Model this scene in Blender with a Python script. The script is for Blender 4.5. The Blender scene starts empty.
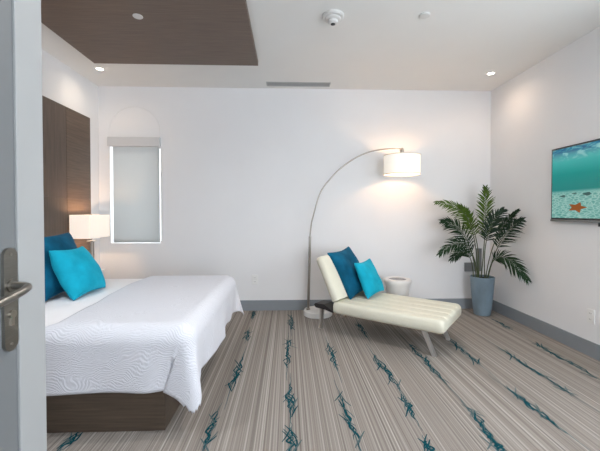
import bpy, bmesh, math, random
from mathutils import Vector, Matrix
random.seed(7)
PI = math.pi
scene = bpy.context.scene
COL = scene.collection
H = 2.75
XL, XR, YB, YF = -2.300, 2.564, 4.294, -2.0

# ------------------------------------------------------------------ materials
def new_mat(name):
    m = bpy.data.materials.new(name); m.use_nodes = True
    nt = m.node_tree
    return m, nt, nt.nodes['Principled BSDF']

def N(nt, kind, **kw):
    n = nt.nodes.new(kind)
    for k, v in kw.items():
        if k in n.inputs: n.inputs[k].default_value = v
        else: setattr(n, k, v)
    return n

def ramp(nt, stops):
    r = nt.nodes.new('ShaderNodeValToRGB')
    e = r.color_ramp.elements
    while len(e) < len(stops): e.new(0.5)
    for el, (p, c) in zip(e, stops):
        el.position = p; el.color = (c[0], c[1], c[2], 1)
    return r

def mat(name, col, rough=0.5, metal=0.0, var=0.06, scale=12.0, bump=0.0, bscale=60.0, sheen=0.0, spec=0.5, stretch=(1, 1, 1)):
    """painted / plain surface: base colour with a faint procedural variation and optional bump"""
    m, nt, b = new_mat(name)
    tc = N(nt, 'ShaderNodeTexCoord'); mp = N(nt, 'ShaderNodeMapping')
    mp.inputs['Scale'].default_value = stretch
    nt.links.new(tc.outputs['Object'], mp.inputs['Vector'])
    no = N(nt, 'ShaderNodeTexNoise', Scale=scale, Detail=3.0)
    nt.links.new(mp.outputs[0], no.inputs['Vector'])
    r = ramp(nt, [(0.25, [c * (1 - var) for c in col]), (0.75, [min(1, c * (1 + var)) for c in col])])
    nt.links.new(no.outputs['Fac'], r.inputs['Fac'])
    nt.links.new(r.outputs['Color'], b.inputs['Base Color'])
    b.inputs['Roughness'].default_value = rough
    b.inputs['Metallic'].default_value = metal
    b.inputs['Specular IOR Level'].default_value = spec
    if sheen:
        b.inputs['Sheen Weight'].default_value = sheen
        b.inputs['Sheen Roughness'].default_value = 0.4
        b.inputs['Sheen Tint'].default_value = (min(1, col[0] * 2 + .1), min(1, col[1] * 2 + .1), min(1, col[2] * 2 + .1), 1)
    if bump:
        n2 = N(nt, 'ShaderNodeTexNoise', Scale=bscale, Detail=4.0)
        nt.links.new(mp.outputs[0], n2.inputs['Vector'])
        bp = N(nt, 'ShaderNodeBump', Strength=bump, Distance=0.01)
        nt.links.new(n2.outputs['Fac'], bp.inputs['Height'])
        nt.links.new(bp.outputs[0], b.inputs['Normal'])
    return m

def wood(name, dark, light, stretch, rough=0.45, scale=3.0):
    m, nt, b = new_mat(name)
    tc = N(nt, 'ShaderNodeTexCoord'); mp = N(nt, 'ShaderNodeMapping')
    mp.inputs['Scale'].default_value = stretch
    nt.links.new(tc.outputs['Object'], mp.inputs['Vector'])
    n1 = N(nt, 'ShaderNodeTexNoise', Scale=scale, Detail=6.0, Roughness=0.65)
    nt.links.new(mp.outputs[0], n1.inputs['Vector'])
    r = ramp(nt, [(0.3, dark), (0.7, light)])
    nt.links.new(n1.outputs['Fac'], r.inputs['Fac'])
    nt.links.new(r.outputs['Color'], b.inputs['Base Color'])
    b.inputs['Roughness'].default_value = rough
    b.inputs['Specular IOR Level'].default_value = .3
    return m

def emit(name, col, strength):
    m, nt, b = new_mat(name)
    b.inputs['Base Color'].default_value = (.01, .01, .01, 1); b.inputs['Specular IOR Level'].default_value = .05
    b.inputs['Emission Color'].default_value = (*col, 1)
    b.inputs['Emission Strength'].default_value = strength
    return m

def shade_mat(name, col, glow, trans=.5):
    """lamp-shade fabric: diffuse + translucent with the weak glow of the lit fabric"""
    m, nt, b = new_mat(name)
    nt.nodes.remove(b)
    out = nt.nodes['Material Output']
    tc = N(nt, 'ShaderNodeTexCoord')
    no = N(nt, 'ShaderNodeTexNoise', Scale=180.0, Detail=2.0)
    nt.links.new(tc.outputs['Object'], no.inputs['Vector'])
    r = ramp(nt, [(0.3, [c * .95 for c in col]), (0.7, col)])
    nt.links.new(no.outputs['Fac'], r.inputs['Fac'])
    d = N(nt, 'ShaderNodeBsdfDiffuse'); t = N(nt, 'ShaderNodeBsdfTranslucent')
    nt.links.new(r.outputs['Color'], d.inputs['Color']); nt.links.new(r.outputs['Color'], t.inputs['Color'])
    mx = N(nt, 'ShaderNodeMixShader'); mx.inputs[0].default_value = trans
    nt.links.new(d.outputs[0], mx.inputs[1]); nt.links.new(t.outputs[0], mx.inputs[2])
    e = N(nt, 'ShaderNodeEmission', Strength=glow); nt.links.new(r.outputs['Color'], e.inputs['Color'])
    ad = N(nt, 'ShaderNodeAddShader')
    nt.links.new(mx.outputs[0], ad.inputs[0]); nt.links.new(e.outputs[0], ad.inputs[1])
    nt.links.new(ad.outputs[0], out.inputs['Surface'])
    return m

def carpet_mat():
    m, nt, b = new_mat('striped_carpet')
    tc = N(nt, 'ShaderNodeTexCoord')
    def stripes(sx, sy, detail):
        mp = N(nt, 'ShaderNodeMapping'); mp.inputs['Scale'].default_value = (sx, sy, 1)
        nt.links.new(tc.outputs['Object'], mp.inputs['Vector'])
        no = N(nt, 'ShaderNodeTexNoise', Scale=1.0, Detail=detail, Roughness=0.6)
        nt.links.new(mp.outputs[0], no.inputs['Vector'])
        return no
    line = stripes(100.0, 0.06, 0.0); fine = stripes(230.0, 0.2, 0.0); wide = stripes(7.0, 0.08, 2.0); pile = stripes(180.0, 90.0, 2.0)
    def madd(src, k, add=None):
        n = N(nt, 'ShaderNodeMath', operation='MULTIPLY_ADD'); n.inputs[1].default_value = k; n.inputs[2].default_value = 0
        nt.links.new(src.outputs['Fac'], n.inputs[0])
        if add: nt.links.new(add.outputs[0], n.inputs[2])
        return n
    a = madd(line, .56, madd(fine, .26, madd(wide, .10, madd(pile, .08))))
    r = ramp(nt, [(0.34, CARPET[0]), (0.46, CARPET[1]), (0.56, CARPET[2]), (0.70, CARPET[3])])
    nt.links.new(a.outputs[0], r.inputs['Fac'])
    nt.links.new(r.outputs['Color'], b.inputs['Base Color'])
    b.inputs['Roughness'].default_value = 0.95
    b.inputs['Specular IOR Level'].default_value = 0.1
    bp = N(nt, 'ShaderNodeBump', Strength=0.35, Distance=0.004)
    nt.links.new(pile.outputs['Fac'], bp.inputs['Height']); nt.links.new(bp.outputs[0], b.inputs['Normal'])
    return m

def quilt_mat(name, col):
    m, nt, b = new_mat(name)
    tc = N(nt, 'ShaderNodeTexCoord')
    mp = N(nt, 'ShaderNodeMapping'); mp.inputs['Scale'].default_value = (1.0, 1.0, 1.0)
    nt.links.new(tc.outputs['UV'], mp.inputs['Vector'])
    no = N(nt, 'ShaderNodeTexNoise', Scale=5.5, Detail=1.0)
    nt.links.new(mp.outputs[0], no.inputs['Vector'])
    mx = N(nt, 'ShaderNodeMixRGB', blend_type='ADD'); mx.inputs[0].default_value = 0.22
    nt.links.new(mp.outputs[0], mx.inputs[1]); nt.links.new(no.outputs['Color'], mx.inputs[2])
    wv = N(nt, 'ShaderNodeTexWave', Scale=26.0, Distortion=4.0, Detail=1.0)
    wv.bands_direction = 'Y'; wv.inputs['Detail Scale'].default_value = 1.6
    nt.links.new(mx.outputs[0], wv.inputs['Vector'])
    bp = N(nt, 'ShaderNodeBump', Strength=0.32, Distance=0.006)
    nt.links.new(wv.outputs['Fac'], bp.inputs['Height']); nt.links.new(bp.outputs[0], b.inputs['Normal'])
    r = ramp(nt, [(0.0, [c * .93 for c in col]), (0.4, col)])
    nt.links.new(wv.outputs['Fac'], r.inputs['Fac']); nt.links.new(r.outputs['Color'], b.inputs['Base Color'])
    b.inputs['Roughness'].default_value = 0.85
    b.inputs['Specular IOR Level'].default_value = 0.15
    return m

def screen_mat():
    """the underwater picture the television is showing"""
    m, nt, b = new_mat('underwater_screen_picture')
    tc = N(nt, 'ShaderNodeTexCoord')
    sep = N(nt, 'ShaderNodeSeparateXYZ'); nt.links.new(tc.outputs['Generated'], sep.inputs[0])
    water = ramp(nt, [(0.0, (.20, .50, .45)), (0.30, (.22, .52, .46)), (0.365, (.16, .47, .42)), (0.40, (.004, .25, .235)),
                      (0.62, (.001, .30, .28)), (0.8, (.05, .46, .43)), (0.92, (.16, .56, .52)), (1.0, (.02, .20, .36))])
    nt.links.new(sep.outputs['Z'], water.inputs['Fac'])
    # sunlit sand: bright net of caustics
    mp = N(nt, 'ShaderNodeMapping'); mp.inputs['Scale'].default_value = (1, 22, 34)
    nt.links.new(tc.outputs['Generated'], mp.inputs['Vector'])
    vo = N(nt, 'ShaderNodeTexVoronoi', Scale=1.0); vo.feature = 'DISTANCE_TO_EDGE'
    nt.links.new(mp.outputs[0], vo.inputs['Vector'])
    cau = ramp(nt, [(0.0, (.40, .66, .60)), (0.14, (.18, .45, .40)), (0.5, (.09, .33, .29))])
    nt.links.new(vo.outputs['Distance'], cau.inputs['Fac'])
    below = ramp(nt, [(0.33, (1, 1, 1)), (0.385, (0, 0, 0))]); nt.links.new(sep.outputs['Z'], below.inputs['Fac'])
    m1 = N(nt, 'ShaderNodeMixRGB'); nt.links.new(below.outputs['Color'], m1.inputs[0])
    nt.links.new(water.outputs['Color'], m1.inputs[1]); nt.links.new(cau.outputs['Color'], m1.inputs[2])
    # rippled surface seen from below
    mp2 = N(nt, 'ShaderNodeMapping'); mp2.inputs['Scale'].default_value = (1, 7, 11)
    nt.links.new(tc.outputs['Generated'], mp2.inputs['Vector'])
    n2 = N(nt, 'ShaderNodeTexNoise', Scale=1.3, Detail=4.0, Distortion=0.8)
    nt.links.new(mp2.outputs[0], n2.inputs['Vector'])
    rip = ramp(nt, [(0.40, (.01, .06, .22)), (0.5, (.03, .25, .38)), (0.62, (.30, .62, .62))])
    nt.links.new(n2.outputs['Fac'], rip.inputs['Fac'])
    above = ramp(nt, [(0.82, (0, 0, 0)), (0.93, (.85, .85, .85))])
    addn = N(nt, 'ShaderNodeMath', operation='MULTIPLY_ADD'); addn.inputs[1].default_value = 0.3
    off = N(nt, 'ShaderNodeMath', operation='SUBTRACT'); off.inputs[1].default_value = 0.15
    nt.links.new(sep.outputs['Z'], off.inputs[0])
    nt.links.new(n2.outputs['Fac'], addn.inputs[0]); nt.links.new(off.outputs[0], addn.inputs[2])
    nt.links.new(addn.outputs[0], above.inputs['Fac'])
    m2 = N(nt, 'ShaderNodeMixRGB'); nt.links.new(above.outputs['Color'], m2.inputs[0])
    nt.links.new(m1.outputs['Color'], m2.inputs[1]); nt.links.new(rip.outputs['Color'], m2.inputs[2])
    b.inputs['Base Color'].default_value = (.01, .01, .01, 1)
    nt.links.new(m2.outputs['Color'], b.inputs['Emission Color'])
    b.inputs['Emission Strength'].default_value = SCREEN
    b.inputs['Roughness'].default_value = 0.2; b.inputs['Specular IOR Level'].default_value = .12
    return m

# tunables --------------------------------------------------------------
CARPET = [(.165, .146, .130), (.255, .227, .203), (.305, .276, .249), (.45, .418, .382)]
SCREEN = 0.47
FILL_FRONT = 36.0
FILL_SIDE = 13.0
EXPO = 0.76

M = {}
M['wall'] = mat('white_wall_paint', (.80, .80, .81), .7, var=.01, scale=3, spec=.2)
M['arch'] = mat('arched_trim_paint', (.765, .765, .77), .6, var=.01)
M['ceiling'] = mat('ceiling_paint', (.78, .78, .765), .8, var=.01, scale=3, spec=.2)
M['baseboard'] = mat('grey_baseboard_paint', (.235, .26, .285), .5, var=.03)
M['door'] = mat('grey_door_paint', (.165, .177, .185), .45, var=.02, scale=4)
M['casing'] = mat('pale_casing_paint', (.37, .382, .386), .5, var=.02, scale=4)
M['steel'] = mat('brushed_steel', (.29, .275, .25), .34, 1.0, var=.08, scale=30, stretch=(1, 1, 14))
M['chrome'] = mat('chrome', (.78, .77, .75), .32, 1.0, var=.03)
M['nickel'] = mat('satin_nickel', (.40, .37, .33), .3, 1.0, var=.05)
M['black'] = mat('black_plastic', (.015, .015, .017), .4)
M['blackmetal'] = mat('black_painted_metal', (.02, .018, .018), .45)
M['carpet'] = carpet_mat()
M['teal_yarn'] = mat('teal_carpet_yarn', (.007, .062, .078), .95, var=.35, scale=60, spec=.1)
M['teal_yarn_pale'] = mat('teal_grey_carpet_yarn', (.085, .125, .13), .95, var=.25, scale=60, spec=.1)
M['headwood'] = wood('headboard_veneer', (.090, .064, .049), (.152, .112, .086), (6, 1.2, 34), .5)
M['headwood_v'] = wood('headboard_veneer_upright', (.092, .068, .055), (.138, .105, .086), (6, 26, 1.2), .5)
M['ceilwood'] = wood('ceiling_veneer', (.120, .084, .064), (.185, .134, .104), (1.1, 26, 6), .45)
M['bedwood'] = wood('bed_veneer', (.060, .044, .032), (.105, .078, .058), (1.2, 6, 30), .45)
M['sheet'] = mat('white_bed_sheet', (.90, .90, .92), .85, var=.01, bump=.15, bscale=9, spec=.15)
M['quilt'] = quilt_mat('white_quilted_cotton', (.72, .735, .79))
M['teal_dark'] = mat('deep_teal_velvet', (.003, .082, .155), .75, var=.5, scale=7, bump=.2, bscale=20, sheen=.25, spec=.1)
M['teal_light'] = mat('turquoise_velvet', (.008, .350, .500), .75, var=.18, scale=9, bump=.2, bscale=20, sheen=.25, spec=.1)
M['leather'] = mat('cream_leatherette', (.69, .67, .555), .42, var=.02, bump=.08, bscale=14, spec=.35)
M['whiteplastic'] = mat('white_plastic', (.80, .80, .79), .4, var=.01)
M['greyplastic'] = mat('grey_metal_grille', (.42, .43, .43), .5)
M['gap'] = mat('dark_vent_gap', (.30, .305, .31), .8)
M['blind'] = shade_mat('pale_grey_blind_fabric', (.60, .615, .615), 0.0)
M['cassette'] = mat('blind_cassette_paint', (.61, .62, .635), .5, var=.01)
M['marble'] = mat('white_marble', (.78, .77, .75), .25, var=.10, scale=9)
M['ceramic'] = mat('white_glazed_ceramic', (.74, .71, .68), .3, var=.02)
M['inset'] = mat('dark_tray_inset', (.20, .19, .18), .2, var=.8, scale=7)
M['pot'] = mat('blue_grey_planter', (.175, .240, .290), .55, var=.30, scale=7, stretch=(1, 1, .5), bump=.05, bscale=20)
M['soil'] = mat('dark_soil', (.02, .015, .012), .95, var=.5, scale=60, bump=.6, bscale=90)
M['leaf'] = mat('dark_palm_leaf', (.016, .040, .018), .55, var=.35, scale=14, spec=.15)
M['leaf_lit'] = mat('lit_palm_leaf', (.072, .125, .018), .55, var=.35, scale=14, spec=.15)  # lighter green: light falling on these fronds put into the colour
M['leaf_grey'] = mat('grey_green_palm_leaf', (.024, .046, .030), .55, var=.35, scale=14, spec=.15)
M['stalk'] = mat('palm_stalk', (.055, .075, .025), .5, var=.2)
M['shapegrey'] = mat('slate_grey', (.20, .21, .22), .5)
M['shade_floor'] = shade_mat('floor_lamp_shade_fabric', (1.0, .95, .86), .20, .028)
M['shade_table'] = shade_mat('table_lamp_shade_fabric', (1.0, .93, .85), .16, .075)
M['rimband'] = mat('shade_rim_tape', (.70, .66, .58), .8)
M['ceilplastic'] = mat('ceiling_fitting_plastic', (.66, .655, .64), .5, var=.01)
M['bulb'] = emit('lit_bulb', (1.0, .80, .55), 6.0)
M['lens'] = emit('lit_downlight_lens', (1.0, .90, .76), 14.0)
M['lensoff'] = mat('frosted_lens', (.70, .70, .68), .4)
M['screen'] = screen_mat()
M['star'] = emit('starfish_on_screen', (.20, .062, .014), .75)
M['rock'] = emit('rocks_on_screen', (.05, .12, .11), .5)
M['nightwhite'] = mat('white_lacquer', (.80, .79, .77), .35, var=.01)
M['bezel'] = mat('dark_silver_bezel', (.035, .035, .035), .4, .2)
M['silver'] = mat('silver_bezel', (.25, .245, .24), .4, .8, var=.03)

def glass_mat():
    m, nt, b = new_mat('window_glass')
    b.inputs['Base Color'].default_value = (1, 1, 1, 1)
    b.inputs['Roughness'].default_value = 0.0
    b.inputs['Transmission Weight'].default_value = 1.0
    b.inputs['IOR'].default_value = 1.01
    return m
M['glass'] = glass_mat()

# ------------------------------------------------------------------ mesh helpers
def obj(name, bm, m, parent=None, smooth=True, loc=None, rotz=0.0, angle=35):
    me = bpy.data.meshes.new(name)
    bmesh.ops.recalc_face_normals(bm, faces=bm.faces)
    bm.to_mesh(me); bm.free()
    for mm in (m if isinstance(m, (list, tuple)) else [m]): me.materials.append(mm)
    if smooth:
        for p in me.polygons: p.use_smooth = True
        me.set_sharp_from_angle(angle=math.radians(angle))
    o = bpy.data.objects.new(name, me); COL.objects.link(o)
    if parent: o.parent = parent
    if loc: o.location = loc
    o.rotation_euler.z = rotz
    return o

def tag(o, label, cat, group=None):
    o['label'] = label; o['category'] = cat
    if group: o['group'] = group
    return o

def thing(name, label, cat, loc=(0, 0, 0), rotz=0.0, group=None):
    o = bpy.data.objects.new(name, None); COL.objects.link(o)
    o.location = loc; o.rotation_euler.z = rotz; o.empty_display_size = .1
    return tag(o, label, cat, group)

def struct(name, bm, m, parent=None, smooth=False, **kw):
    o = obj(name, bm, m, parent, smooth, **kw); o['kind'] = 'structure'
    return o

def box(bm, x0, x1, y0, y1, z0, z1, bev=0.0, seg=2, mi=0):
    vs = [bm.verts.new((x, y, z)) for x in (x0, x1) for y in (y0, y1) for z in (z0, z1)]
    idx = [(0, 1, 3, 2), (4, 6, 7, 5), (0, 4, 5, 1), (2, 3, 7, 6), (0, 2, 6, 4), (1, 5, 7, 3)]
    fs = [bm.faces.new([vs[i] for i in f]) for f in idx]
    for f in fs: f.material_index = mi
    if bev:
        es = list({e for f in fs for e in f.edges})
        bmesh.ops.bevel(bm, geom=es, offset=bev, segments=seg, affect='EDGES', profile=.5)
    return fs

def B(*a, **k):
    bm = bmesh.new(); box(bm, *a, **k); return bm

def lathe(bm, prof, c=(0, 0, 0), n=40, mi=0, cap=True):
    rings = []
    for r, z in prof:
        rings.append([bm.verts.new((c[0] + r * math.cos(2 * PI * i / n), c[1] + r * math.sin(2 * PI * i / n), c[2] + z)) for i in range(n)])
    for a, b in zip(rings, rings[1:]):
        for i in range(n):
            f = bm.faces.new((a[i], a[(i + 1) % n], b[(i + 1) % n], b[i])); f.material_index = mi
    if cap:
        f = bm.faces.new(rings[0][::-1]); f.material_index = mi
        f = bm.faces.new(rings[-1]); f.material_index = mi
    return bm

def tube(bm, pts, rad, n=12, mi=0, cap=True):
    pts = [Vector(p) for p in pts]
    rads = rad if isinstance(rad, (list, tuple)) else [rad] * len(pts)
    up = None; rings = []
    for i, p in enumerate(pts):
        t = (pts[min(i + 1, len(pts) - 1)] - pts[max(i - 1, 0)]).normalized()
        if up is None:
            up = Vector((0, 0, 1)) if abs(t.z) < .9 else Vector((1, 0, 0))
        s = t.cross(up).normalized(); up = s.cross(t).normalized()
        rings.append([bm.verts.new(p + (s * math.cos(2 * PI * k / n) + up * math.sin(2 * PI * k / n)) * rads[i]) for k in range(n)])
    for a, b in zip(rings, rings[1:]):
        for i in range(n):
            f = bm.faces.new((a[i], a[(i + 1) % n], b[(i + 1) % n], b[i])); f.material_index = mi
    if cap:
        bm.faces.new(rings[0][::-1]).material_index = mi; bm.faces.new(rings[-1]).material_index = mi
    return bm

def catmull(pts, n=8):
    pts = [Vector(p) for p in pts]; P = [pts[0] * 2 - pts[1]] + pts + [pts[-1] * 2 - pts[-2]]
    out = []
    for i in range(1, len(P) - 2):
        p0, p1, p2, p3 = P[i - 1], P[i], P[i + 1], P[i + 2]
        for k in range(n):
            t = k / n
            out.append(.5 * ((2 * p1) + (p2 - p0) * t + (2 * p0 - 5 * p1 + 4 * p2 - p3) * t * t + (3 * p1 - p0 - 3 * p2 + p3) * t ** 3))
    out.append(pts[-1]); return out

# ------------------------------------------------------------------ the room
# floor with its carpet pattern (the teal twig motifs are part of the carpet)
bm = bmesh.new()
f = bm.faces.new([bm.verts.new(p) for p in ((XL, YF, 0), (XR, YF, 0), (XR, YB, 0), (XL, YB, 0))])
def stroke(pts, w, z, mi):
    L = []; R = []
    n = len(pts)
    for i, p in enumerate(pts):
        a = pts[max(i - 1, 0)]; b = pts[min(i + 1, n - 1)]
        dx, dy = b[0] - a[0], b[1] - a[1]; l = math.hypot(dx, dy) or 1
        ww = w * (0.25 + 0.75 * math.sin(PI * (i + .35) / (n - .3)))
        L.append(bm.verts.new((p[0] - dy / l * ww, p[1] + dx / l * ww, z))); R.append(bm.verts.new((p[0] + dy / l * ww, p[1] - dx / l * ww, z)))
    for i in range(n - 1):
        bm.faces.new((L[i], L[i + 1], R[i + 1], R[i])).material_index = mi
MARKS = [(2.303, 3.131, 2.268, 2.417), (1.903, 3.071, 1.896, 2.21), (1.511, 2.341, 1.536, 1.819), (1.086, 1.825, 1.092, 1.67), (2.334, 3.859, 2.329, 3.488), (1.123, 3.143, 1.125, 2.381), (1.546, 3.423, 1.535, 2.671), (1.117, 2.105, 1.101, 1.732), (0.76, 2.272, 0.75, 1.981), (0.732, 1.795, 0.73, 1.654), (0.372, 3.167, 0.378, 2.621), (0.343, 2.285, 0.374, 1.73), (0.733, 2.929, 0.766, 2.311), (0.771, 3.78, 0.768, 3.307), (0.001, 3.279, -0.007, 2.684), (0.015, 2.446, 0.013, 2.015), (0.018, 1.912, 0.016, 1.691), (0.037, 4.083, 0.032, 3.559), (-0.419, 4.264, -0.411, 3.943), (-0.408, 3.572, -0.4, 3.291), (-0.382, 2.933, -0.395, 2.335), (-0.427, 2.091, -0.433, 1.757), (-1.141, 1.932, -1.177, 1.774)]
for cx in (-.40, .0, .37, .75, 1.11, 1.52, 1.90, 2.30):                   # the pattern goes on towards the entrance
    for k in range(4):
        y0 = 1.50 - k * .68 - random.uniform(0, .12)
        MARKS.append((cx, y0, cx, y0 - random.uniform(.35, .55)))
rz = random.Random(11)
for (x0, y0, x1, y1) in MARKS:
    L = abs(y1 - y0); W = .048
    def P(t, off): return (x0 + (x1 - x0) * t + off, y0 + (y1 - y0) * t)
    zz = .0012
    ph = rz.uniform(0, 6.3)
    for s in range(3):                                                     # long twigs that braid around each other
        t0, t1 = ((0, 1), (.04, .85), (.2, .97))[s]
        nn = int(9 + L * 9); pts = []; off = rz.uniform(-.5, .5) * W; tgt = off
        for i in range(nn):                                                # wanders from side to side in uneven strides
            t = t0 + (t1 - t0) * i / (nn - 1)
            if rz.random() < .55 or i == 0: tgt = (-1 if off > 0 else 1) * W * rz.uniform(.15, .75)
            off += (tgt - off) * .6
            pts.append(P(t, off * (.3 + .7 * math.sin(PI * t))))
        pts = [(q.x, q.y) for q in catmull([(px_, py_, 0) for px_, py_ in pts], 3)]
        zz += .0001; stroke(pts, (.0062, .0048, .0040)[s], zz, 1)
    for s in range(int(4 + L * 10)):                                       # straight twigs crossing at slim angles
        t = rz.uniform(.05, .95)
        a = rz.choice((-1, 1)) * rz.uniform(.18, .62); l = rz.uniform(.07, .17)
        p = P(t, rz.uniform(-W, W) * .6); bend = rz.uniform(-.25, .25)
        pts = [(p[0] + math.sin(a + bend * q) * l * (q - .5), p[1] - math.cos(a + bend * q) * l * (q - .5)) for q in (0, .25, .5, .75, 1)]
        zz += .00005; stroke(pts, rz.uniform(.0032, .0056), zz, 1 if rz.random() < .7 else 2)
    pts = [P(-.35 + 1.7 * i / 12, rz.uniform(-.006, .006)) for i in range(13)]
    stroke(pts, .004, .001, 2)
struct('floor', bm, [M['carpet'], M['teal_yarn'], M['teal_yarn_pale']])

struct('ceiling', B(XL - .1, XR + .1, YF - .1, YB + .2, H, H + .12), M['ceiling'])
struct('wall_left', B(XL - .12, XL, .9, YB + .12, 0, H), M['wall'])
SY0, SY1, SZ0, SZ1 = .25, 1.90, .75, 2.30                                # added side window, just outside the frame, opened to shape the fill light
bm = bmesh.new()
box(bm, XR, XR + .12, YF, SY0, 0, H); box(bm, XR, XR + .12, SY1, YB + .12, 0, H)
box(bm, XR, XR + .12, SY0, SY1, 0, SZ0); box(bm, XR, XR + .12, SY0, SY1, SZ1, H)
struct('wall_right', bm, M['wall'])
w3 = bpy.data.objects.new('added_side_window', None); COL.objects.link(w3); w3['kind'] = 'structure'
bm = bmesh.new()
for y0, y1 in ((SY0, SY0 + .05), (1.05, 1.10), (SY1 - .05, SY1)): box(bm, XR + .05, XR + .09, y0, y1, SZ0, SZ1)
for z0, z1 in ((SZ0, SZ0 + .05), (SZ1 - .05, SZ1)): box(bm, XR + .05, XR + .09, SY0, SY1, z0, z1)
struct('window_frame', bm, M['whiteplastic'], w3)
# back wall with the window opening
WX0, WX1, WZ0, WZ1 = -2.167, -1.561, .842, 2.05
bm = bmesh.new()
box(bm, XL, WX0, YB, YB + .2, 0, H); box(bm, WX1, XR, YB, YB + .2, 0, H)
box(bm, WX0, WX1, YB, YB + .2, 0, WZ0); box(bm, WX0, WX1, YB, YB + .2, WZ1, H)
struct('wall_back', bm, M['wall'])
# window behind the blind
w1 = bpy.data.objects.new('window_1', None); COL.objects.link(w1); w1['kind'] = 'structure'; w1.location = (0, 0, 0)
bm = bmesh.new()
fy0, fy1 = YB + .11, YB + .15
box(bm, WX0, WX0 + .012, fy0, fy1, WZ0, WZ1); box(bm, WX1 - .03, WX1, fy0, fy1, WZ0, WZ1)
box(bm, WX0, WX1, fy0, fy1, WZ0, WZ0 + .015); box(bm, WX0, WX1, fy0, fy1, WZ1 - .03, WZ1)
struct('window_frame', bm, M['whiteplastic'], w1)
struct('window_pane', B(WX0 + .012, WX1 - .03, YB + .125, YB + .131, WZ0 + .015, WZ1 - .03), M['glass'], w1)
# faint arched moulding over the window
bm = bmesh.new()
acx, acz, ar = -1.868, 2.205, .303
ring = []
for i in range(41):
    a = PI * i / 40
    ring.append([bm.verts.new((acx + math.cos(a) * r, y, acz + math.sin(a) * r)) for r, y in ((ar - .007, YB), (ar - .005, YB - .004), (ar + .005, YB - .004), (ar + .007, YB))])
for a, b in zip(ring, ring[1:]):
    for k in range(3): bm.faces.new((a[k], a[k + 1], b[k + 1], b[k]))
for x in (acx - ar, acx + ar): box(bm, x - .006, x + .006, YB - .004, YB, 2.13, acz)
struct('trim_1', bm, M['arch'])
# entry corner on the left: wall, door casing, open passage door
bm = bmesh.new()
box(bm, XL - .12, -.72, .86, 1.016, 0, H); box(bm, -.86, -.72, YF, .0, 0, H); box(bm, -.86, -.72, 0, .86, 2.12, H)
struct('wall_entry', bm, M['wall'])
bm = bmesh.new()
box(bm, -.722, -.700, .919, 1.016, 0, 2.2, bev=.002); box(bm, -.722, -.700, -.09, .0, 0, 2.2, bev=.002); box(bm, -.722, -.700, -.09, 1.016, 2.105, 2.2, bev=.002)
struct('trim_2', bm, M['casing'])
d1 = bpy.data.objects.new('door_1', None); COL.objects.link(d1); d1['kind'] = 'structure'; d1.location = (-.7, .45, 0)
def dloc(o): o.location = (.7, -.45, 0); return o
dloc(struct('door_leaf', B(-.752, -.706, .004, .918, .006, 2.10), M['door'], d1))
bm = bmesh.new()                                                            # long rounded plate
pts = []
for i in range(13): a = PI * i / 12; pts.append((.892 + .0215 * math.cos(a), 1.108 + .0215 * math.sin(a)))
for i in range(13): a = PI + PI * i / 12; pts.append((.892 + .0215 * math.cos(a), .890 + .0215 * math.sin(a)))
lo = [bm.verts.new((-.706, y, z)) for y, z in pts]; hi = [bm.verts.new((-.698, y, z)) for y, z in pts]
bm.faces.new(hi); bm.faces.new(lo[::-1])
for i in range(len(pts)): bm.faces.new((lo[i], lo[(i + 1) % len(pts)], hi[(i + 1) % len(pts)], hi[i]))
hp = dloc(struct('door_handle', bm, M['steel'], d1, smooth=True))
hp['label'] = 'brushed steel lever handle on long plate'
bm = bmesh.new()
tube(bm, catmull([(-.700, .893, 1.034), (-.672, .893, 1.033), (-.655, .888, 1.032), (-.648, .870, 1.028), (-.647, .84, 1.022), (-.647, .755, 1.008)], 6), .0098, 14)
tube(bm, [(-.699, .893, 1.034), (-.693, .893, 1.034)], .017, 20)
lv = struct('lever', bm, M['steel'], hp, smooth=True)
bm = bmesh.new(); tube(bm, [(-.699, .892, .962), (-.692, .892, .962)], .010, 18); box(bm, -.699, -.694, .887, .897, .934, .962)
struct('key_cylinder', bm, M['nickel'], hp, smooth=True)
bm = bmesh.new(); tube(bm, [(-.699, .892, 1.113), (-.6965, .892, 1.113)], .004, 10); tube(bm, [(-.699, .892, .886), (-.6965, .892, .886)], .004, 10)
struct('screw', bm, M['nickel'], hp, smooth=True)
# front wall (behind the camera) with a big window added to let in fill light
FX0, FX1, FZ0, FZ1 = .80, 2.40, .15, 2.45
bm = bmesh.new()
box(bm, -.86, FX0, YF - .15, YF, 0, H); box(bm, FX1, XR + .12, YF - .15, YF, 0, H)
box(bm, FX0, FX1, YF - .15, YF, 0, FZ0); box(bm, FX0, FX1, YF - .15, YF, FZ1, H)
struct('wall_front', bm, M['wall'])
w2 = bpy.data.objects.new('added_front_window', None); COL.objects.link(w2); w2['kind'] = 'structure'
bm = bmesh.new()
for x0, x1 in ((FX0, FX0 + .05), (1.575, 1.625), (FX1 - .05, FX1)): box(bm, x0, x1, YF - .10, YF - .05, FZ0, FZ1)
for z0, z1 in ((FZ0, FZ0 + .05), (FZ1 - .05, FZ1)): box(bm, FX0, FX1, YF - .10, YF - .05, z0, z1)
struct('window_frame', bm, M['whiteplastic'], w2)
# baseboards
bh = .127
struct('baseboard_back', B(XL, XR, YB - .012, YB, 0, bh), M['baseboard'])
struct('baseboard_right', B(XR - .012, XR, YF, YB - .012, 0, bh), M['baseboard'])
struct('baseboard_left', B(XL, XL + .012, 1.016, YB - .012, 0, bh), M['baseboard'])

# ------------------------------------------------------------------ ceiling things
cp = thing('ceiling_panel', 'flat dark wood panel on the ceiling above the bed', 'ceiling panel', (-1.12, 2.68, 2.70))
obj('veneer_board', B(-.803, .82, -.85, .845, 0, .05, bev=.002), M['ceilwood'], cp, smooth=False)

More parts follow.
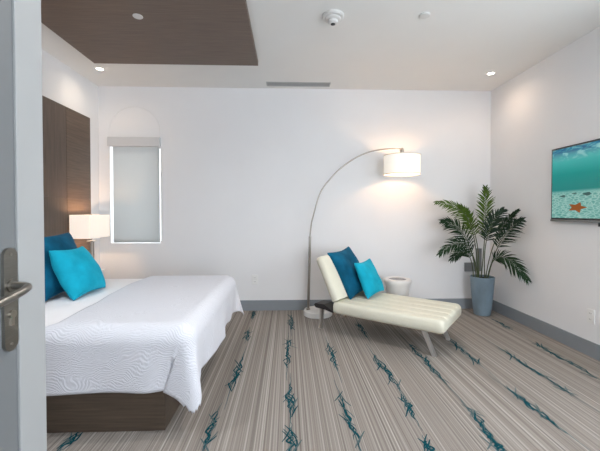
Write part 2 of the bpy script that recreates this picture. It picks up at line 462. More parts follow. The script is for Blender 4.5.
def downlight(loc, label, power, tint):
    t = thing('downlight', label, 'ceiling light', loc, 0, 'recessed downlights')
    bm = bmesh.new(); lathe(bm, [(.050, 0), (.050, -.004), (.047, -.006), (.037, -.006), (.032, -.002), (.032, 0)], n=36, cap=False)
    obj('trim_ring', bm, M['whiteplastic'], t)
    bm = bmesh.new(); lathe(bm, [(.033, -.0005), (.033, -.002), (.016, -.0028)], n=36)
    obj('lens', bm, M['lens'], t)
    ld = bpy.data.lights.new('downlight_lamp', 'SPOT'); ld.energy = power; ld.color = tint
    ld.spot_size = math.radians(165); ld.spot_blend = 1.0; ld.shadow_soft_size = .05
    lo_ = bpy.data.objects.new('downlight_lamp', ld); COL.objects.link(lo_); lo_.parent = t; lo_.location = (0, 0, -.03)
    return t
downlight((-2.003, 3.775, H), 'lit round downlight in the ceiling corner above the headboard', 4.5, (1, .80, .60))
downlight((2.23, 3.747, H), 'lit round downlight in the ceiling above the potted palm', 5.5, (1, .72, .52))

downlight((.45, 1.95, H), 'added fill downlight, out of view, over the middle of the floor towards the entry', 42, (1, .94, .89))  # unseen fitting, added to brighten the floor
downlight((1.75, 1.95, H), 'added fill downlight, out of view, near the right wall towards the entry', 8, (1, .92, .85))  # unseen fitting, added as weak fill on the right
downlight((-1.72, 1.52, H), 'added fill downlight, out of view, over the near side of the bed', 40, (.92, .96, 1))  # unseen fitting, added to brighten the bed and left side
t = thing('sprinkler_cover', 'round white cover disc on the dark wood ceiling panel', 'ceiling fitting', (-1.132, 2.672, 2.7005), 0, 'ceiling cover discs')
bm = bmesh.new(); lathe(bm, [(.036, 0), (.037, -.003), (.034, -.006), (.01, -.007)], n=36); obj('cover_plate', bm, M['ceilplastic'], t)
t = thing('sprinkler_cover', 'small white cover disc on the white ceiling right of the smoke detector', 'ceiling fitting', (1.06, 2.666, H), 0, 'ceiling cover discs')
bm = bmesh.new(); lathe(bm, [(.040, 0), (.041, -.006), (.037, -.012), (.01, -.014)], n=36); obj('cover_plate', bm, M['ceilplastic'], t)
t = thing('smoke_detector', 'white domed smoke detector with a dark eye on the ceiling', 'smoke detector', (.351, 2.70, H))
bm = bmesh.new(); lathe(bm, [(.085, 0), (.085, -.014), (.078, -.022), (.06, -.024)], n=48); obj('base', bm, M['ceilplastic'], t)
bm = bmesh.new(); lathe(bm, [(.062, -.022), (.060, -.034), (.052, -.040), (.040, -.042), (.038, -.056), (.030, -.064), (.012, -.066)], n=48); obj('dome', bm, M['ceilplastic'], t)
bm = bmesh.new(); lathe(bm, [(.018, -.0645), (.017, -.070), (.008, -.073)], n=24); obj('sensor_eye', bm, M['black'], t)
t = thing('ceiling_vent', 'long grey slot vent in the ceiling along the back wall', 'air vent', (.125, 4.14, H))
bm = bmesh.new()
box(bm, -.38, .38, -.062, -.050, -.006, 0); box(bm, -.38, .38, .050, .062, -.006, 0); box(bm, -.38, -.37, -.05, .05, -.006, 0); box(bm, .37, .38, -.05, .05, -.006, 0)
obj('frame', bm, M['greyplastic'], t, smooth=False)
obj('backing', B(-.37, .37, -.05, .05, -.0015, -.0005), M['gap'], t, smooth=False)
for k in range(3): obj('slat', B(-.37, .37, -.033 + k * .03, -.027 + k * .03, -.006, -.002), M['greyplastic'], t, smooth=False)

# ------------------------------------------------------------------ window blind
t = thing('roller_blind', 'pale grey roller blind drawn down over the narrow window', 'window blind', (-1.864, YB, 2.018))
bm = bmesh.new(); box(bm, -.314, .311, -.045, -.001, .002, .115, bev=.006); obj('cassette', bm, M['cassette'], t, smooth=False)
bm = bmesh.new(); box(bm, -.270, .292, .006, .009, -1.155, .026)
obj('blind_fabric', bm, M['blind'], t, smooth=False)
obj('bottom_bar', B(-.270, .292, .002, .013, -1.162, -1.142, bev=.003), M['blind'], t, smooth=False)
bm = bmesh.new(); tube(bm, [(.270, -.002, .02), (.270, -.002, -1.06)], .0016, 6); obj('bead_chain', bm, M['greyplastic'], t)

# ------------------------------------------------------------------ headboard, bed, bedding
t = thing('headboard', 'tall dark wood panelled headboard on the left wall', 'headboard', (XL, 2.66, 0))
dx0, dx1 = .001, .031
def hb(y0, y1, z0, z1, m): obj('panel', B(dx0, dx1, y0 - 2.66 + .002, y1 - 2.66 - .002, z0 + .0006, z1 - .0006, bev=.0008), m, t, smooth=False)
for y0, y1, mm in ((3.630, 4.062, 'headwood'), (1.690, 3.630, 'headwood_v'), (1.240, 1.690, 'headwood')):
    hb(y0, y1, .14, 1.37, M[mm]); hb(y0, y1, 1.37, 2.303, M[mm])

bed = thing('bed', 'low double bed with dark wood base and white mattress', 'bed', (-1.4, 2.65, 0))
def rel(o, p): o.location = (-p[0], -p[1], -p[2]); return o
bp_ = (-1.4, 2.65, 0)
bm = bmesh.new(); box(bm, -2.255, -.686, 1.93, 3.38, .0, .262, bev=.004)
rel(obj('bed_base', bm, M['bedwood'], bed, smooth=False), bp_)
bm = bmesh.new(); box(bm, -2.262, -.575, 1.915, 3.395, .264, .590, bev=.085, seg=7)
rel(obj('mattress', bm, M['sheet'], bed), bp_)

def build_coverlet():
    bm = bmesh.new(); uvl = bm.loops.layers.uv.new('UVMap')
    r = .085
    ex, en, ef = -.516 - r, 1.868 + r, 3.432 - r        # straight part ends here
    top = .600
    hx, hn, hf = .340 + .57 * r, .360 + .57 * r, .22              # flat lengths hanging over foot, near side, far side
    nx, ny = 84, 120
    y_lo, y_hi = en - hn, ef + hf
    V = []; UV = []
    for j in range(ny + 1):
        y = y_lo + (y_hi - y_lo) * j / ny
        tt = (y - en) / (ef - en)
        kn = [(-.5, -1.64), (-.07, -1.40), (0, -1.27), (.25, -1.295), (.5, -1.33), (.75, -1.35), (1, -1.31), (1.3, -1.30)]
        for (ta, xa), (tb, xb) in zip(kn, kn[1:]):
            if ta <= tt <= tb + 1e-9: xl = xa + (xb - xa) * (.5 - .5 * math.cos(PI * (tt - ta) / (tb - ta)))
        row = []; rowuv = []
        for i in range(nx + 1):
            x_hi = ex + hx
            x = xl + (x_hi - xl) * i / nx
            dx = max(0, x - ex); dn = max(0, en - y); df = max(0, y - ef)
            dy = dn if dn > 0 else df; sy = -1 if dn > 0 else 1
            rho = math.hypot(dx, dy)
            if rho < 1e-9:
                z = top + .0025 * math.sin(9 * x + 3 * y) * math.sin(7 * y)
                row.append((x, y, z)); rowuv.append((x, y)); continue
            cx, cy = dx / rho, sy * dy / rho
            q = r * PI / 2
            if rho < q: out = r * math.sin(rho / r); drop = r * (1 - math.cos(rho / r))
            else: out = r; drop = r + rho - q
            hang = max(0, drop - r)
            phi = math.atan2(dy, dx)                       # 0 foot, pi/2 side
            s2 = math.sin(2 * phi)
            if dn > 0:
                out += hang * (.02 + .16 * math.exp(-((phi - .62) / .36) ** 2) - .17 * math.exp(-((phi - 1.38) / .26) ** 2))
                if dx == 0: out += hang * (.05 * math.sin(x * 9 + 1.0) * min(1, (ex - x) / .2) - .17 * math.exp(-(.19 / .26) ** 2) * (math.exp(-((ex - x) / .09) ** 2) - 1))  if False else hang * (.05 * math.sin(x * 9 + 1.0) * min(1, (ex - x) / .2) - .10 * math.exp(-((ex - x) / .09) ** 2))
            elif df > 0:
                out += hang * (.08 + .25 * s2)
            if dy == 0:
                out += hang * (.05 * math.sin(y * 7.5 + 1) + .035 * math.sin(y * 17))
                drop += hang * (.06 * math.sin(y * 5.3 + .6) + .03 * math.sin(y * 21))
            bx = min(x, ex)
            if dn > 0:                                     # the cloth is drawn back beside the corner fold
                bx -= hang * .34 * math.exp(-((phi - 1.42) / .24) ** 2) * (math.exp(-((ex - x) / .20) ** 2) if dx == 0 else 1)
            by = max(en, min(ef, y))
            row.append((bx + cx * out, by + cy * out, max(.03, top - drop))); rowuv.append((x, y))
        V.append([bm.verts.new(p) for p in row]); UV.append(rowuv)
    # rounded hanging corner: skip the outermost square tip
    def keep(i, j):
        x, y = UV[j][i]
        dx = max(0, x - ex); dn = max(0, en - y); df = max(0, y - ef)
        if dn > 0 and dx > 0:
            k = .13; ax = dx - (hx - k); ay = dn - (hn - k)
            if ax > 0 and ay > 0 and math.hypot(ax, ay) > k: return False
        return True
    for j in range(ny):
        for i in range(nx):
            ids = [(i, j), (i + 1, j), (i + 1, j + 1), (i, j + 1)]
            if not all(keep(*q) for q in ids): continue
            f = bm.faces.new([V[b][a] for a, b in ids])
            for lp, (a, b) in zip(f.loops, ids): lp[uvl].uv = UV[b][a]
    bmesh.ops.delete(bm, geom=[v for v in bm.verts if not v.link_faces], context='VERTS')
    o = obj('coverlet', bm, M['quilt'], angle=80)
    so = o.modifiers.new('thickness', 'SOLIDIFY'); so.thickness = .010; so.offset = 1
    return o
cov = build_coverlet()
tag(cov, 'white quilted coverlet spread over the foot of the bed', 'bedspread')

# ------------------------------------------------------------------ cushions
def cushion(name, w, h, th, m, base, wdir, hdir, label, group, seed):
    """knife-edge pillow: two bulged faces meeting in a seam, pointed corners; base = middle of its lower edge"""
    rd = random.Random(seed)
    n = 20; bm = bmesh.new(); G = {}
    ph = [rd.uniform(0, 6.3) for _ in range(6)]
    for s in (1, -1):
        for j in range(n + 1):
            for i in range(n + 1):
                u = 2 * i / n - 1; v = 2 * j / n - 1
                edge = (i in (0, n) or j in (0, n))
                if edge and s == -1: G[(s, i, j)] = G[(1, i, j)]; continue
                px = u * (1 - .10 * (1 - v * v) * abs(u)); pz = v * (1 - .10 * (1 - u * u) * abs(v))
                b = ((1 - u * u) * (1 - v * v)) ** .42
                wr = .06 * math.sin(5 * u + ph[0]) * math.sin(4 * v + ph[1]) + .04 * math.sin(9 * v + 3 * u + ph[2])
                d = s * th / 2 * b * (1 + wr) + .012 * math.sin(2.2 * u + ph[3]) * math.sin(2 * v + ph[4])
                G[(s, i, j)] = bm.verts.new((px * w / 2, d, h / 2 + pz * h / 2))
    for s in (1, -1):
        for j in range(n):
            for i in range(n):
                q = [G[(s, i, j)], G[(s, i + 1, j)], G[(s, i + 1, j + 1)], G[(s, i, j + 1)]]
                bm.faces.new(q if s == -1 else q[::-1])
    X = Vector(wdir).normalized(); Z = Vector(hdir); Z = (Z - X * Z.dot(X)).normalized(); Y = Z.cross(X)
    o = obj(name, bm, m, angle=70)
    o.matrix_world = Matrix(((X.x, Y.x, Z.x, base[0]), (X.y, Y.y, Z.y, base[1]), (X.z, Y.z, Z.z, base[2]), (0, 0, 0, 1)))
    sb = o.modifiers.new('soft', 'SUBSURF'); sb.levels = 1; sb.render_levels = 1
    return tag(o, label, 'cushion', group)
cushion('throw_cushion', .60, .50, .18, M['teal_dark'], (-1.69, 2.72, .589), (0, 1, 0.02), (-.17, 0, .47), 'dark teal velvet cushion leaning at the back of the bed', 'teal cushions on the bed', 1)
cushion('throw_cushion', .46, .41, .17, M['teal_light'], (-1.510, 2.700, .588), (-.03, 1, -.01), (-.185, -.03, .36), 'bright turquoise cushion in front of the dark one on the bed', 'teal cushions on the bed', 2)

# ------------------------------------------------------------------ chaise longue (local frame: x along its length, y across)
CH0 = Vector((.44, 3.373, 0)); CA = math.radians(-38.35)
CU = Vector((math.cos(CA), math.sin(CA), 0)); CW = Vector((-math.sin(CA), math.cos(CA), 0))
def cpt(u, w, z): return CH0 + CU * u + CW * w + Vector((0, 0, z))
ch = thing('chaise_longue', 'cream leatherette chaise longue with channelled seat and chrome legs', 'chaise longue', CH0, CA)
CW_ = .685
def channelled(L, T, rnd, n_ch=5, depth=.010, foot_round=0.05):
    """upholstered slab along +x, width along y, top at z=0, with lengthwise stitched channels"""
    bm = bmesh.new()
    top = []
    m = 60
    for k in range(m + 1):
        y = CW_ * k / m
        e = min(y, CW_ - y); dz = 0
        if e < rnd: dz = -(rnd - math.sqrt(max(0, rnd * rnd - (rnd - e) ** 2)))
        fr = (y / CW_ * n_ch) % 1.0; dd = min(fr, 1 - fr) * CW_ / n_ch
        if 0.05 < y < CW_ - .05: dz -= depth * math.exp(-(dd / .009) ** 2)
        top.append((y, dz))
    prof = top + [(CW_, -T + .02), (CW_ - .02, -T), (.02, -T), (0, -T + .02)]
    xs = []; nx = 26
    for i in range(nx + 1):
        x = L * (1 - math.cos(PI * i / nx)) / 2; xs.append(x)
    rings = []
    for x in xs:
        e = min(x, L - x); rr = foot_round if x > L / 2 else .02
        sh = 0
        if e < rr: sh = rr - math.sqrt(max(0, rr * rr - (rr - e) ** 2))
        sh *= .7
        ring = []
        for (y, z) in prof:
            zz = z
            zz = max(-T, z - sh) if z > -T / 2 else min(z + sh * .5, -.0)
            yy = y + (sh * .5 if y < CW_ / 2 else -sh * .5) * (1 if abs(y - CW_ / 2) > CW_ / 2 - .03 else .2)
            ring.append(bm.verts.new((x, yy, zz)))
        rings.append(ring)
    n = len(prof)
    for a, b in zip(rings, rings[1:]):
        for i in range(n): bm.faces.new((a[i], a[(i + 1) % n], b[(i + 1) % n], b[i]))
    bm.faces.new(rings[0]); bm.faces.new(rings[-1][::-1])
    return bm
seat = obj('seat', channelled(1.04, .115, .03), M['leather'], ch, angle=50); seat.location = (0, 0, .338)
back = obj('backrest', channelled(.465, .085, .028, foot_round=.035), M['leather'], ch, angle=50)
back.location = (-.012, 0, .325); back.rotation_euler = (0, -math.radians(116), 0)
# flat slab: +x along -> lean up and back
def bar(bm, a, b, wu, ww):
    """flat bar from a to b in the chaise frame"""
    a = Vector(a); b = Vector(b)
    vs = []
    for p in (a, b):
        for du, dw in ((-1, -1), (1, -1), (1, 1), (-1, 1)): vs.append(bm.verts.new(p + Vector((du * wu / 2, dw * ww / 2, 0))))
    for f in ((0, 1, 2, 3), (4, 7, 6, 5), (0, 4, 5, 1), (1, 5, 6, 2), (2, 6, 7, 3), (3, 7, 4, 0)): bm.faces.new([vs[i] for i in f])
    return bm
for w_ in (.13, .60):
    bm = bar(bmesh.new(), (-.205, w_, .250), (-.225, w_, 0), .028, .045); l = obj('leg', bm, M['chrome'], ch, smooth=False); l['label'] = 'flat chrome leg'
    bm = bar(bmesh.new(), (.84, w_ - .02, .224), (.945, w_ - .03, 0), .030, .045); l = obj('leg', bm, M['chrome'], ch, smooth=False); l['label'] = 'flat chrome leg'
for w_ in (.035, .625):
    bm = bmesh.new()                                                          # black hinge plate between seat and backrest
    pr = [(-.232, .276), (-.215, .290), (-.11, .292), (-.005, .232), (-.01, .222), (-.10, .240), (-.215, .246)]
    A = [bm.verts.new((u, w_ - .02, z)) for u, z in pr]; Bv = [bm.verts.new((u, w_ + .13 if w_ < .3 else w_ + .02, z)) for u, z in pr]
    bm.faces.new(A); bm.faces.new(Bv[::-1])
    for i in range(len(pr)): bm.faces.new((A[i], A[(i + 1) % len(pr)], Bv[(i + 1) % len(pr)], Bv[i]))
    o = obj('hinge_bracket', bm, M['blackmetal'], ch, smooth=False)
bm = bmesh.new(); box(bm, .0, .95, .10, .13, .205, .2225); box(bm, .0, .95, .55, .58, .205, .2225); box(bm, .80, .86, .10, .58, .205, .2225)
obj('underframe', bm, M['blackmetal'], ch, smooth=False)

def cw(v): return CU * v[0] + CW * v[1] + Vector((0, 0, v[2]))
cushion('throw_cushion', .50, .555, .18, M['teal_dark'], cpt(.118, .415, .347), cw((0, 1, .07)), cw((-.255, 0, .43)), 'dark teal velvet cushion against the backrest of the cream chaise', 'teal cushions on the chaise', 3)
cushion('throw_cushion', .42, .40, .135, M['teal_light'], cpt(.262, .465, .350), cw((-.02, 1, .02)), cw((-.175, .0, .36)), 'bright turquoise cushion in front of the dark one on the cream chaise', 'teal cushions on the chaise', 4)

# ------------------------------------------------------------------ arc floor lamp
lp = thing('arc_floor_lamp', 'tall chrome arc floor lamp with a white drum shade', 'floor lamp', (.355, 4.07, 0))
bm = bmesh.new(); lathe(bm, [(.160, 0), (.170, .008), (.170, .058), (.164, .066), (.05, .067)], n=56); obj('base', bm, M['marble'], lp)
bm = bmesh.new(); tube(bm, [(-.115, 0, .067), (-.095, 0, .935)], .0150, 18); lathe(bm, [(.024, .066), (.024, .085), (.016, .088)], c=(-.115, 0, 0), n=20); obj('pole', bm, M['nickel'], lp)
arc = [(-.0955, 0, .92), (-.085, -.001, 1.036), (-.060, -.003, 1.166), (.030, -.015, 1.461), (.190, -.024, 1.667), (.313, -.033, 1.777), (.447, -.042, 1.864), (.580, -.052, 1.922), (.719, -.058, 1.953), (.847, -.065, 1.964), (.975, -.07, 1.960)]
bm = bmesh.new(); tube(bm, catmull(arc, 7), .0085, 12); obj('arc_arm', bm, M['nickel'], lp)
SX, SY = .977, -.07
bm = bmesh.new(); lathe(bm, [(.010, 1.974), (.019, 1.964), (.022, 1.935), (.020, 1.912), (.012, 1.902), (.012, 1.85)], c=(SX, SY, 0), n=20); obj('shade_holder', bm, M['nickel'], lp)
bm = bmesh.new(); lathe(bm, [(.205, 1.663), (.207, 1.888), (.205, 1.888), (.203, 1.663), (.205, 1.663)], c=(SX, SY, 0), n=64, cap=False)
sh = obj('lamp_shade', bm, M['shade_floor'], lp)
for zr in (1.664, 1.883):
    bm = bmesh.new(); lathe(bm, [(.2055, zr - .004), (.2085, zr - .004), (.2085, zr + .005), (.2055, zr + .005), (.2055, zr - .004)], c=(SX, SY, 0), n=64, cap=False); obj('rim_band', bm, M['rimband'], sh)
bm = bmesh.new()
for a in range(3):
    A_ = 2 * PI * a / 3 + .4; tube(bm, [(SX, SY, 1.88), (SX + .205 * math.cos(A_), SY + .205 * math.sin(A_), 1.881)], .002, 6)
obj('spider', bm, M['nickel'], sh)
bm = bmesh.new(); lathe(bm, [(.012, 1.86), (.018, 1.85), (.030, 1.82), (.032, 1.80), (.024, 1.775), (.008, 1.765)], c=(SX, SY, 0), n=20); obj('bulb', bm, M['bulb'], lp)
def point(name, loc, e, col, r=.04, parent=None):
    ld = bpy.data.lights.new(name, 'POINT'); ld.energy = e; ld.color = col; ld.shadow_soft_size = r
    o = bpy.data.objects.new(name, ld); COL.objects.link(o); o.location = loc
    if parent: o.parent = parent
    return o
point('floor_lamp_light', (SX, SY, 1.78), 11, (1, .55, .27), .034, lp)

# ------------------------------------------------------------------ bedside table and lamp
ns = thing('nightstand', 'white nightstand beside the far side of the bed', 'nightstand', (-2.12, 3.80, 0))
obj('carcass', B(-.14, .06, -.11, .11, .04, .563, bev=.003), M['nightwhite'], ns, smooth=False)
obj('top', B(-.143, .075, -.12, .12, .564, .588, bev=.004), M['nightwhite'], ns, smooth=False)
for z0, z1 in ((.06, .30), (.32, .56)):
    dr = obj('drawer', B(.061, .073, -.105, .105, z0, z1 - .005, bev=.003), M['nightwhite'], ns, smooth=False)
    bm = bmesh.new(); tube(bm, [(.0735, -.05, (z0 + z1) / 2), (.09, -.05, (z0 + z1) / 2), (.09, .05, (z0 + z1) / 2), (.0735, .05, (z0 + z1) / 2)], .005, 8); obj('handle', bm, M['chrome'], dr)
obj('plinth', B(-.13, .05, -.10, .10, 0, .04), M['black'], ns, smooth=False)

tl = thing('table_lamp', 'lit table lamp with boxy cream shade and chrome posts on the nightstand', 'table lamp', (-2.125, 3.795, .589))
obj('base', B(-.055, .055, -.07, .07, 0, .018, bev=.003), M['chrome'], tl, smooth=False)
for y_ in (-.022, .022): obj('post', B(.006, .026, y_ - .010, y_ + .010, .018, .315, bev=.002), M['chrome'], tl, smooth=False)
obj('cap', B(-.02, .045, -.045, .045, .315, .330, bev=.002), M['chrome'], tl, smooth=False)
bm = bmesh.new()
x0, x1, y0, y1, z0, z1, th = -.105, .098, -.195, .195, .360, .605, .002
box(bm, x0, x1, y0, y0 + th, z0, z1); box(bm, x0, x1, y1 - th, y1, z0, z1); box(bm, x0, x0 + th, y0, y1, z0, z1); box(bm, x1 - th, x1, y0, y1, z0, z1)
ts = obj('lamp_shade', bm, M['shade_table'], tl, smooth=False)
bm = bmesh.new(); tube(bm, [(x0, 0, z1 - .03), (x1, 0, z1 - .03)], .002, 6); tube(bm, [(0.01, y0, z1 - .03), (0.01, y1, z1 - .03)], .002, 6); tube(bm, [(.01, 0, .33), (.01, 0, z1 + .012)], .004, 8)
obj('shade_carrier', bm, M['nickel'], ts)
bm = bmesh.new(); lathe(bm, [(.012, .40), (.026, .44), (.028, .46), (.018, .485), (.006, .49)], c=(.01, 0, 0), n=18); obj('bulb', bm, M['bulb'], tl)
point('table_lamp_light', (.01, 0, .49), 7.5, (1, .62, .36), .030, tl)

# ------------------------------------------------------------------ round side table
st = thing('side_table', 'small round white side table behind the cream chaise', 'side table', (1.26, 3.92, 0))
bm = bmesh.new(); lathe(bm, [(.095, 0), (.102, .01), (.108, .10), (.119, .25), (.133, .36), (.150, .405), (.158, .430), (.156, .446), (.146, .457), (.128, .461), (.104, .458), (.097, .447), (.05, .446)], n=56); obj('body', bm, M['ceramic'], st)
bm = bmesh.new(); lathe(bm, [(.0965, .4475), (.0965, .4515), (.06, .452)], n=48); o = obj('inset_top', bm, M['inset'], st); o['label'] = 'dark glossy inset top'

# ------------------------------------------------------------------ potted palm
pp = thing('potted_palm', 'tall potted palm in a blue-grey planter in the right corner', 'potted plant', (2.32, 4.03, 0))
bm = bmesh.new(); lathe(bm, [(.080, 0), (.090, .006), (.102, .08), (.116, .22), (.126, .35), (.132, .435), (.133, .452), (.128, .457), (.120, .453), (.118, .42), (.05, .42)], n=48); obj('planter', bm, M['pot'], pp)
bm = bmesh.new(); lathe(bm, [(.1175, .421), (.1175, .430), (.07, .438), (.02, .442)], n=36); obj('soil', bm, M['soil'], pp)
POT = Vector((2.32, 4.03, 0))
def frond(base, mid, tip, leaf, nl=29, ll=.17, start=.42, seed=0, droop=.25):
    rd = random.Random(seed)
    bm = bmesh.new()
    base, mid, tip = Vector(base), Vector(mid), Vector(tip)
    ctrl = mid * 2 - (base + tip) * .5
    def Q(t): return base * (1 - t) ** 2 + ctrl * 2 * t * (1 - t) + tip * t * t
    def T(t): return ((ctrl - base) * (1 - t) + (tip - ctrl) * t).normalized()
    tube(bm, [Q(i / 18) for i in range(19)], [.0065 - .005 * i / 18 for i in range(19)], 6, mi=0)
    view = Vector((-2.2, -3.9, .2)).normalized()
    side0 = None
    for k in range(nl):
        f = k / (nl - 1); t = start + (1 - start) * f
        p = Q(t); d = T(t)
        s = d.cross(Vector((0, 0, 1)) * .35 + view * .9 + Vector((rd.uniform(-.15, .15), rd.uniform(-.15, .15), 0))).normalized()
        nrm = s.cross(d).normalized()
        env = (.45 + .55 * math.sin(PI * min(1, .18 + .72 * f))) * (1 - .45 * f ** 3)
        for sg in (1, -1):
            l = ll * env * rd.uniform(.88, 1.08)
            ang = math.radians(46 - 24 * f + rd.uniform(-7, 7))
            dirn = (d * math.cos(ang) + s * sg * math.sin(ang) + nrm * rd.uniform(-.05, .30)).normalized()
            wv = dirn.cross(nrm).normalized()
            w = .0072 * rd.uniform(.85, 1.15)
            prev = None
            for q, ww in ((0, .35), (.3, 1), (.65, .8), (1, .03)):
                c = p + dirn * l * q + Vector((0, 0, -1)) * droop * l * q * q
                tri = []
                for e, lift in ((-1, .35), (0, 0), (1, .35)):
                    v = c + wv * e * w * ww + nrm * lift * w * ww
                    v.x = min(v.x, XR - .008); v.y = min(v.y, YB - .008); tri.append(bm.verts.new(v - POT))
                if prev:
                    for e in (0, 1): bm.faces.new((prev[e], prev[e + 1], tri[e + 1], tri[e])).material_index = 1
                prev = tri
    # stalk was built in world space, leaflets relative to the pot: bring the stalk along
    return bm, POT
def add_frond(base, mid, tip, leaf, **kw):
    b, m_, t_ = (Vector(v) for v in (base, mid, tip))
    bm, off = frond(b, m_, t_, leaf, **kw)
    done = set()
    for f in bm.faces:
        if f.material_index == 0:
            for v in f.verts:
                if v not in done: v.co -= off; done.add(v)
    return obj('frond', bm, [M['stalk'], M[leaf]], pp, angle=60)
bz = .43
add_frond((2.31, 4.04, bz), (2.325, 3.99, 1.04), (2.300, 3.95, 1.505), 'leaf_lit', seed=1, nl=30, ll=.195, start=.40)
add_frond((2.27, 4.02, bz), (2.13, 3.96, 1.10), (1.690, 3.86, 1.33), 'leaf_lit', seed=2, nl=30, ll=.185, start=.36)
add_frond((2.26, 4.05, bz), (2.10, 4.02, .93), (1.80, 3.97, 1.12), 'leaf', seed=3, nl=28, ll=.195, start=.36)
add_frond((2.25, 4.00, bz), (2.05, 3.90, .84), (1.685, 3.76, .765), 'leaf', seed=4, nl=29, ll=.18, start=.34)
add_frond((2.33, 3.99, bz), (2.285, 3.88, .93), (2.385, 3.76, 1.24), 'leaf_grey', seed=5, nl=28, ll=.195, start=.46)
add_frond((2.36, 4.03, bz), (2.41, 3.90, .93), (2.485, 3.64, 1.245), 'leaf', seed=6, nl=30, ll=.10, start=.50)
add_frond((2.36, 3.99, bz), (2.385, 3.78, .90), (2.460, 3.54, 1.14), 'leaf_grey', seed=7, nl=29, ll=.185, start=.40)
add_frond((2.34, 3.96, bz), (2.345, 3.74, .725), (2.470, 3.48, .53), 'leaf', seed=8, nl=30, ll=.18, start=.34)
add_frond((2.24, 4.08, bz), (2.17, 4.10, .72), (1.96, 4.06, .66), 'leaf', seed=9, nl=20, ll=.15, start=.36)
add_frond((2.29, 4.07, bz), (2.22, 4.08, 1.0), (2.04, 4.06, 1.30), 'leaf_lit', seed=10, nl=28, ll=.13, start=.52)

wb = thing('grey_shape', 'unidentified dark grey shape on the back wall behind the palm', 'wall box', (2.30, YB, .48))  # two grey blocks standing for a shape that is not identified
obj('low_block', B(-.065, .075, -.03, -.001, -.005, .105, bev=.004), M['shapegrey'], wb, smooth=False)
obj('upright_block', B(.082, .150, -.022, -.001, -.005, .285, bev=.004), M['shapegrey'], wb, smooth=False)

# ------------------------------------------------------------------ television
tv = thing('television', 'flat television on the right wall showing an underwater starfish scene', 'television', (2.53, 2.64, 1.48))
ty0, ty1, tz0, tz1 = -.60, .600, -.345, .342
bm = bmesh.new(); box(bm, .002, .026, ty0, ty1, tz0, tz1, bev=.003); obj('casing', bm, M['bezel'], tv, smooth=False)
scr = obj('screen', B(-.001, .0015, ty0 + .016, ty1 - .016, tz0 + .034, tz1 - .016), M['screen'], tv, smooth=False)
obj('bottom_bezel', B(-.003, .0018, ty0, ty1, tz0, tz0 + .019, bev=.001), M['silver'], tv, smooth=False)
obj('wall_mount', B(.0265, .033, -.2, .2, -.15, .15), M['blackmetal'], tv, smooth=False)
bm = bmesh.new(); box(bm, .002, .02, .075, .092, tz0 - .032, tz0 - .001, bev=.002); obj('sensor', bm, M['black'], tv, smooth=False)
bm = bmesh.new()                                                            # the starfish in the picture
sc_, sz_ = 2.937 - 2.64, 1.263 - 1.48
star = []
for k in range(10):
    a = PI / 2 + .35 + 2 * PI * k / 10
    r1 = 1.0 if k % 2 == 0 else .50
    star.append((sc_ +   .108 * r1 * math.cos(a), sz_ + .050 * r1 * math.sin(a)))
A = [bm.verts.new((-.0018, y, z)) for y, z in star]; c_ = bm.verts.new((-.0026, sc_, sz_))
for i in range(10): bm.faces.new((A[i], A[(i + 1) % 10], c_))
obj('starfish_picture', bm, M['star'], scr, smooth=False)
for (y, z, a, b) in ((3.092, 1.368, .032, .010), (2.837, 1.378, .042, .014), (2.965, 1.388, .028, .006)):
    bm = bmesh.new()
    ring_ = [bm.verts.new((-.0016, y - 2.64 + a * math.cos(2 * PI * k / 14) * (1 + .15 * math.sin(3 * k)), z - 1.48 + b * math.sin(2 * PI * k / 14) * (1 + .25 * math.cos(5 * k)))) for k in range(14)]
    bm.faces.new(ring_); obj('rock_picture', bm, M['rock'], scr, smooth=False)

# ------------------------------------------------------------------ wall sockets
def socket(loc, rotz, label, tall):
    t = thing('wall_socket', label, 'wall socket', loc, rotz, 'wall sockets')
    w, h = .037, .060
    obj('cover_plate', B(-w, w, -.007, -.0005, -h, h, bev=.0025), M['whiteplastic'], t, smooth=False)
    for z in (-.025, .025):
        r_ = obj('receptacle', B(-.017, .017, -.0095, -.0072, z - .015, z + .015, bev=.002), M['whiteplastic'], t, smooth=False)
        bm = bmesh.new(); box(bm, -.008, -.006, -.0100, -.0096, z - .004, z + .006); box(bm, .006, .008, -.0100, -.0096, z - .004, z + .006); obj('slot', bm, M['black'], r_, smooth=False)
    return t
socket((-.412, YB, .385), 0, 'white socket plate low on the back wall beside the bed', 1)
socket((XR, 2.815, .340), -PI / 2, 'white socket plate low on the right wall below the television', 1)

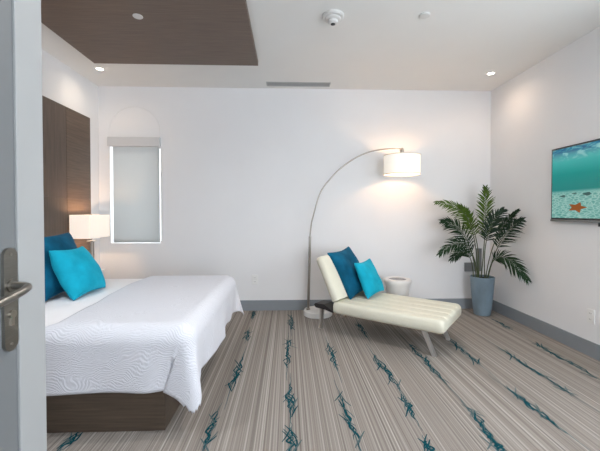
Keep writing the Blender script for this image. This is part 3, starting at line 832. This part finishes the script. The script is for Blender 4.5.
# ------------------------------------------------------------------ light
w = bpy.data.worlds.new('sky'); scene.world = w; w.use_nodes = True
bg = w.node_tree.nodes['Background']
sky = w.node_tree.nodes.new('ShaderNodeTexSky'); sky.sky_type = 'HOSEK_WILKIE'; sky.turbidity = 5.0; sky.sun_direction = (-.3, .5, .8)
mixw = w.node_tree.nodes.new('ShaderNodeMixRGB'); mixw.inputs[0].default_value = .75
mixw.inputs[2].default_value = (.93, .97, 1.0, 1)
w.node_tree.links.new(sky.outputs[0], mixw.inputs[1]); w.node_tree.links.new(mixw.outputs[0], bg.inputs['Color'])
bg.inputs['Strength'].default_value = 3.0
# added fill light, set at the unseen front window
ld = bpy.data.lights.new('front_fill_light', 'AREA'); ld.shape = 'RECTANGLE'; ld.size = 1.45; ld.size_y = 2.1
ld.energy = FILL_FRONT; ld.color = (.82, .90, 1.0)
lo = bpy.data.objects.new('front_fill_light', ld); COL.objects.link(lo); lo.location = (1.60, YF - .16, 1.35); lo.rotation_euler = (PI / 2, 0, 0)
lo.rotation_euler = (math.radians(90), 0, 0)

# added fill light from the right, set at the unseen side window
ld = bpy.data.lights.new('side_fill_light', 'AREA'); ld.shape = 'RECTANGLE'; ld.size = 1.5; ld.size_y = 1.6
ld.energy = FILL_SIDE; ld.color = (.82, .90, 1.0)
lo = bpy.data.objects.new('side_fill_light', ld); COL.objects.link(lo); lo.location = (XR + .13, (SY0 + SY1) / 2, (SZ0 + SZ1) / 2); lo.rotation_euler = (0, PI / 2, 0)

# ------------------------------------------------------------------ camera
cam = bpy.data.cameras.new('camera'); co = bpy.data.objects.new('camera', cam); COL.objects.link(co)
cam.sensor_width = 36; cam.lens = 345 / 600 * 36; cam.shift_y = -6.75 / 600; cam.clip_start = .02
co.location = (0, 0, 1.2181)
co.rotation_euler = (PI / 2 - .0179, 0.0, -.0348)
scene.camera = co
vs = scene.view_settings
vs.view_transform = 'Standard'; vs.look = 'None'; vs.exposure = EXPO; vs.gamma = 1; vs.use_curve_mapping = False
scene.cycles.max_bounces = 10; scene.cycles.diffuse_bounces = 6; scene.cycles.sample_clamp_indirect = 8
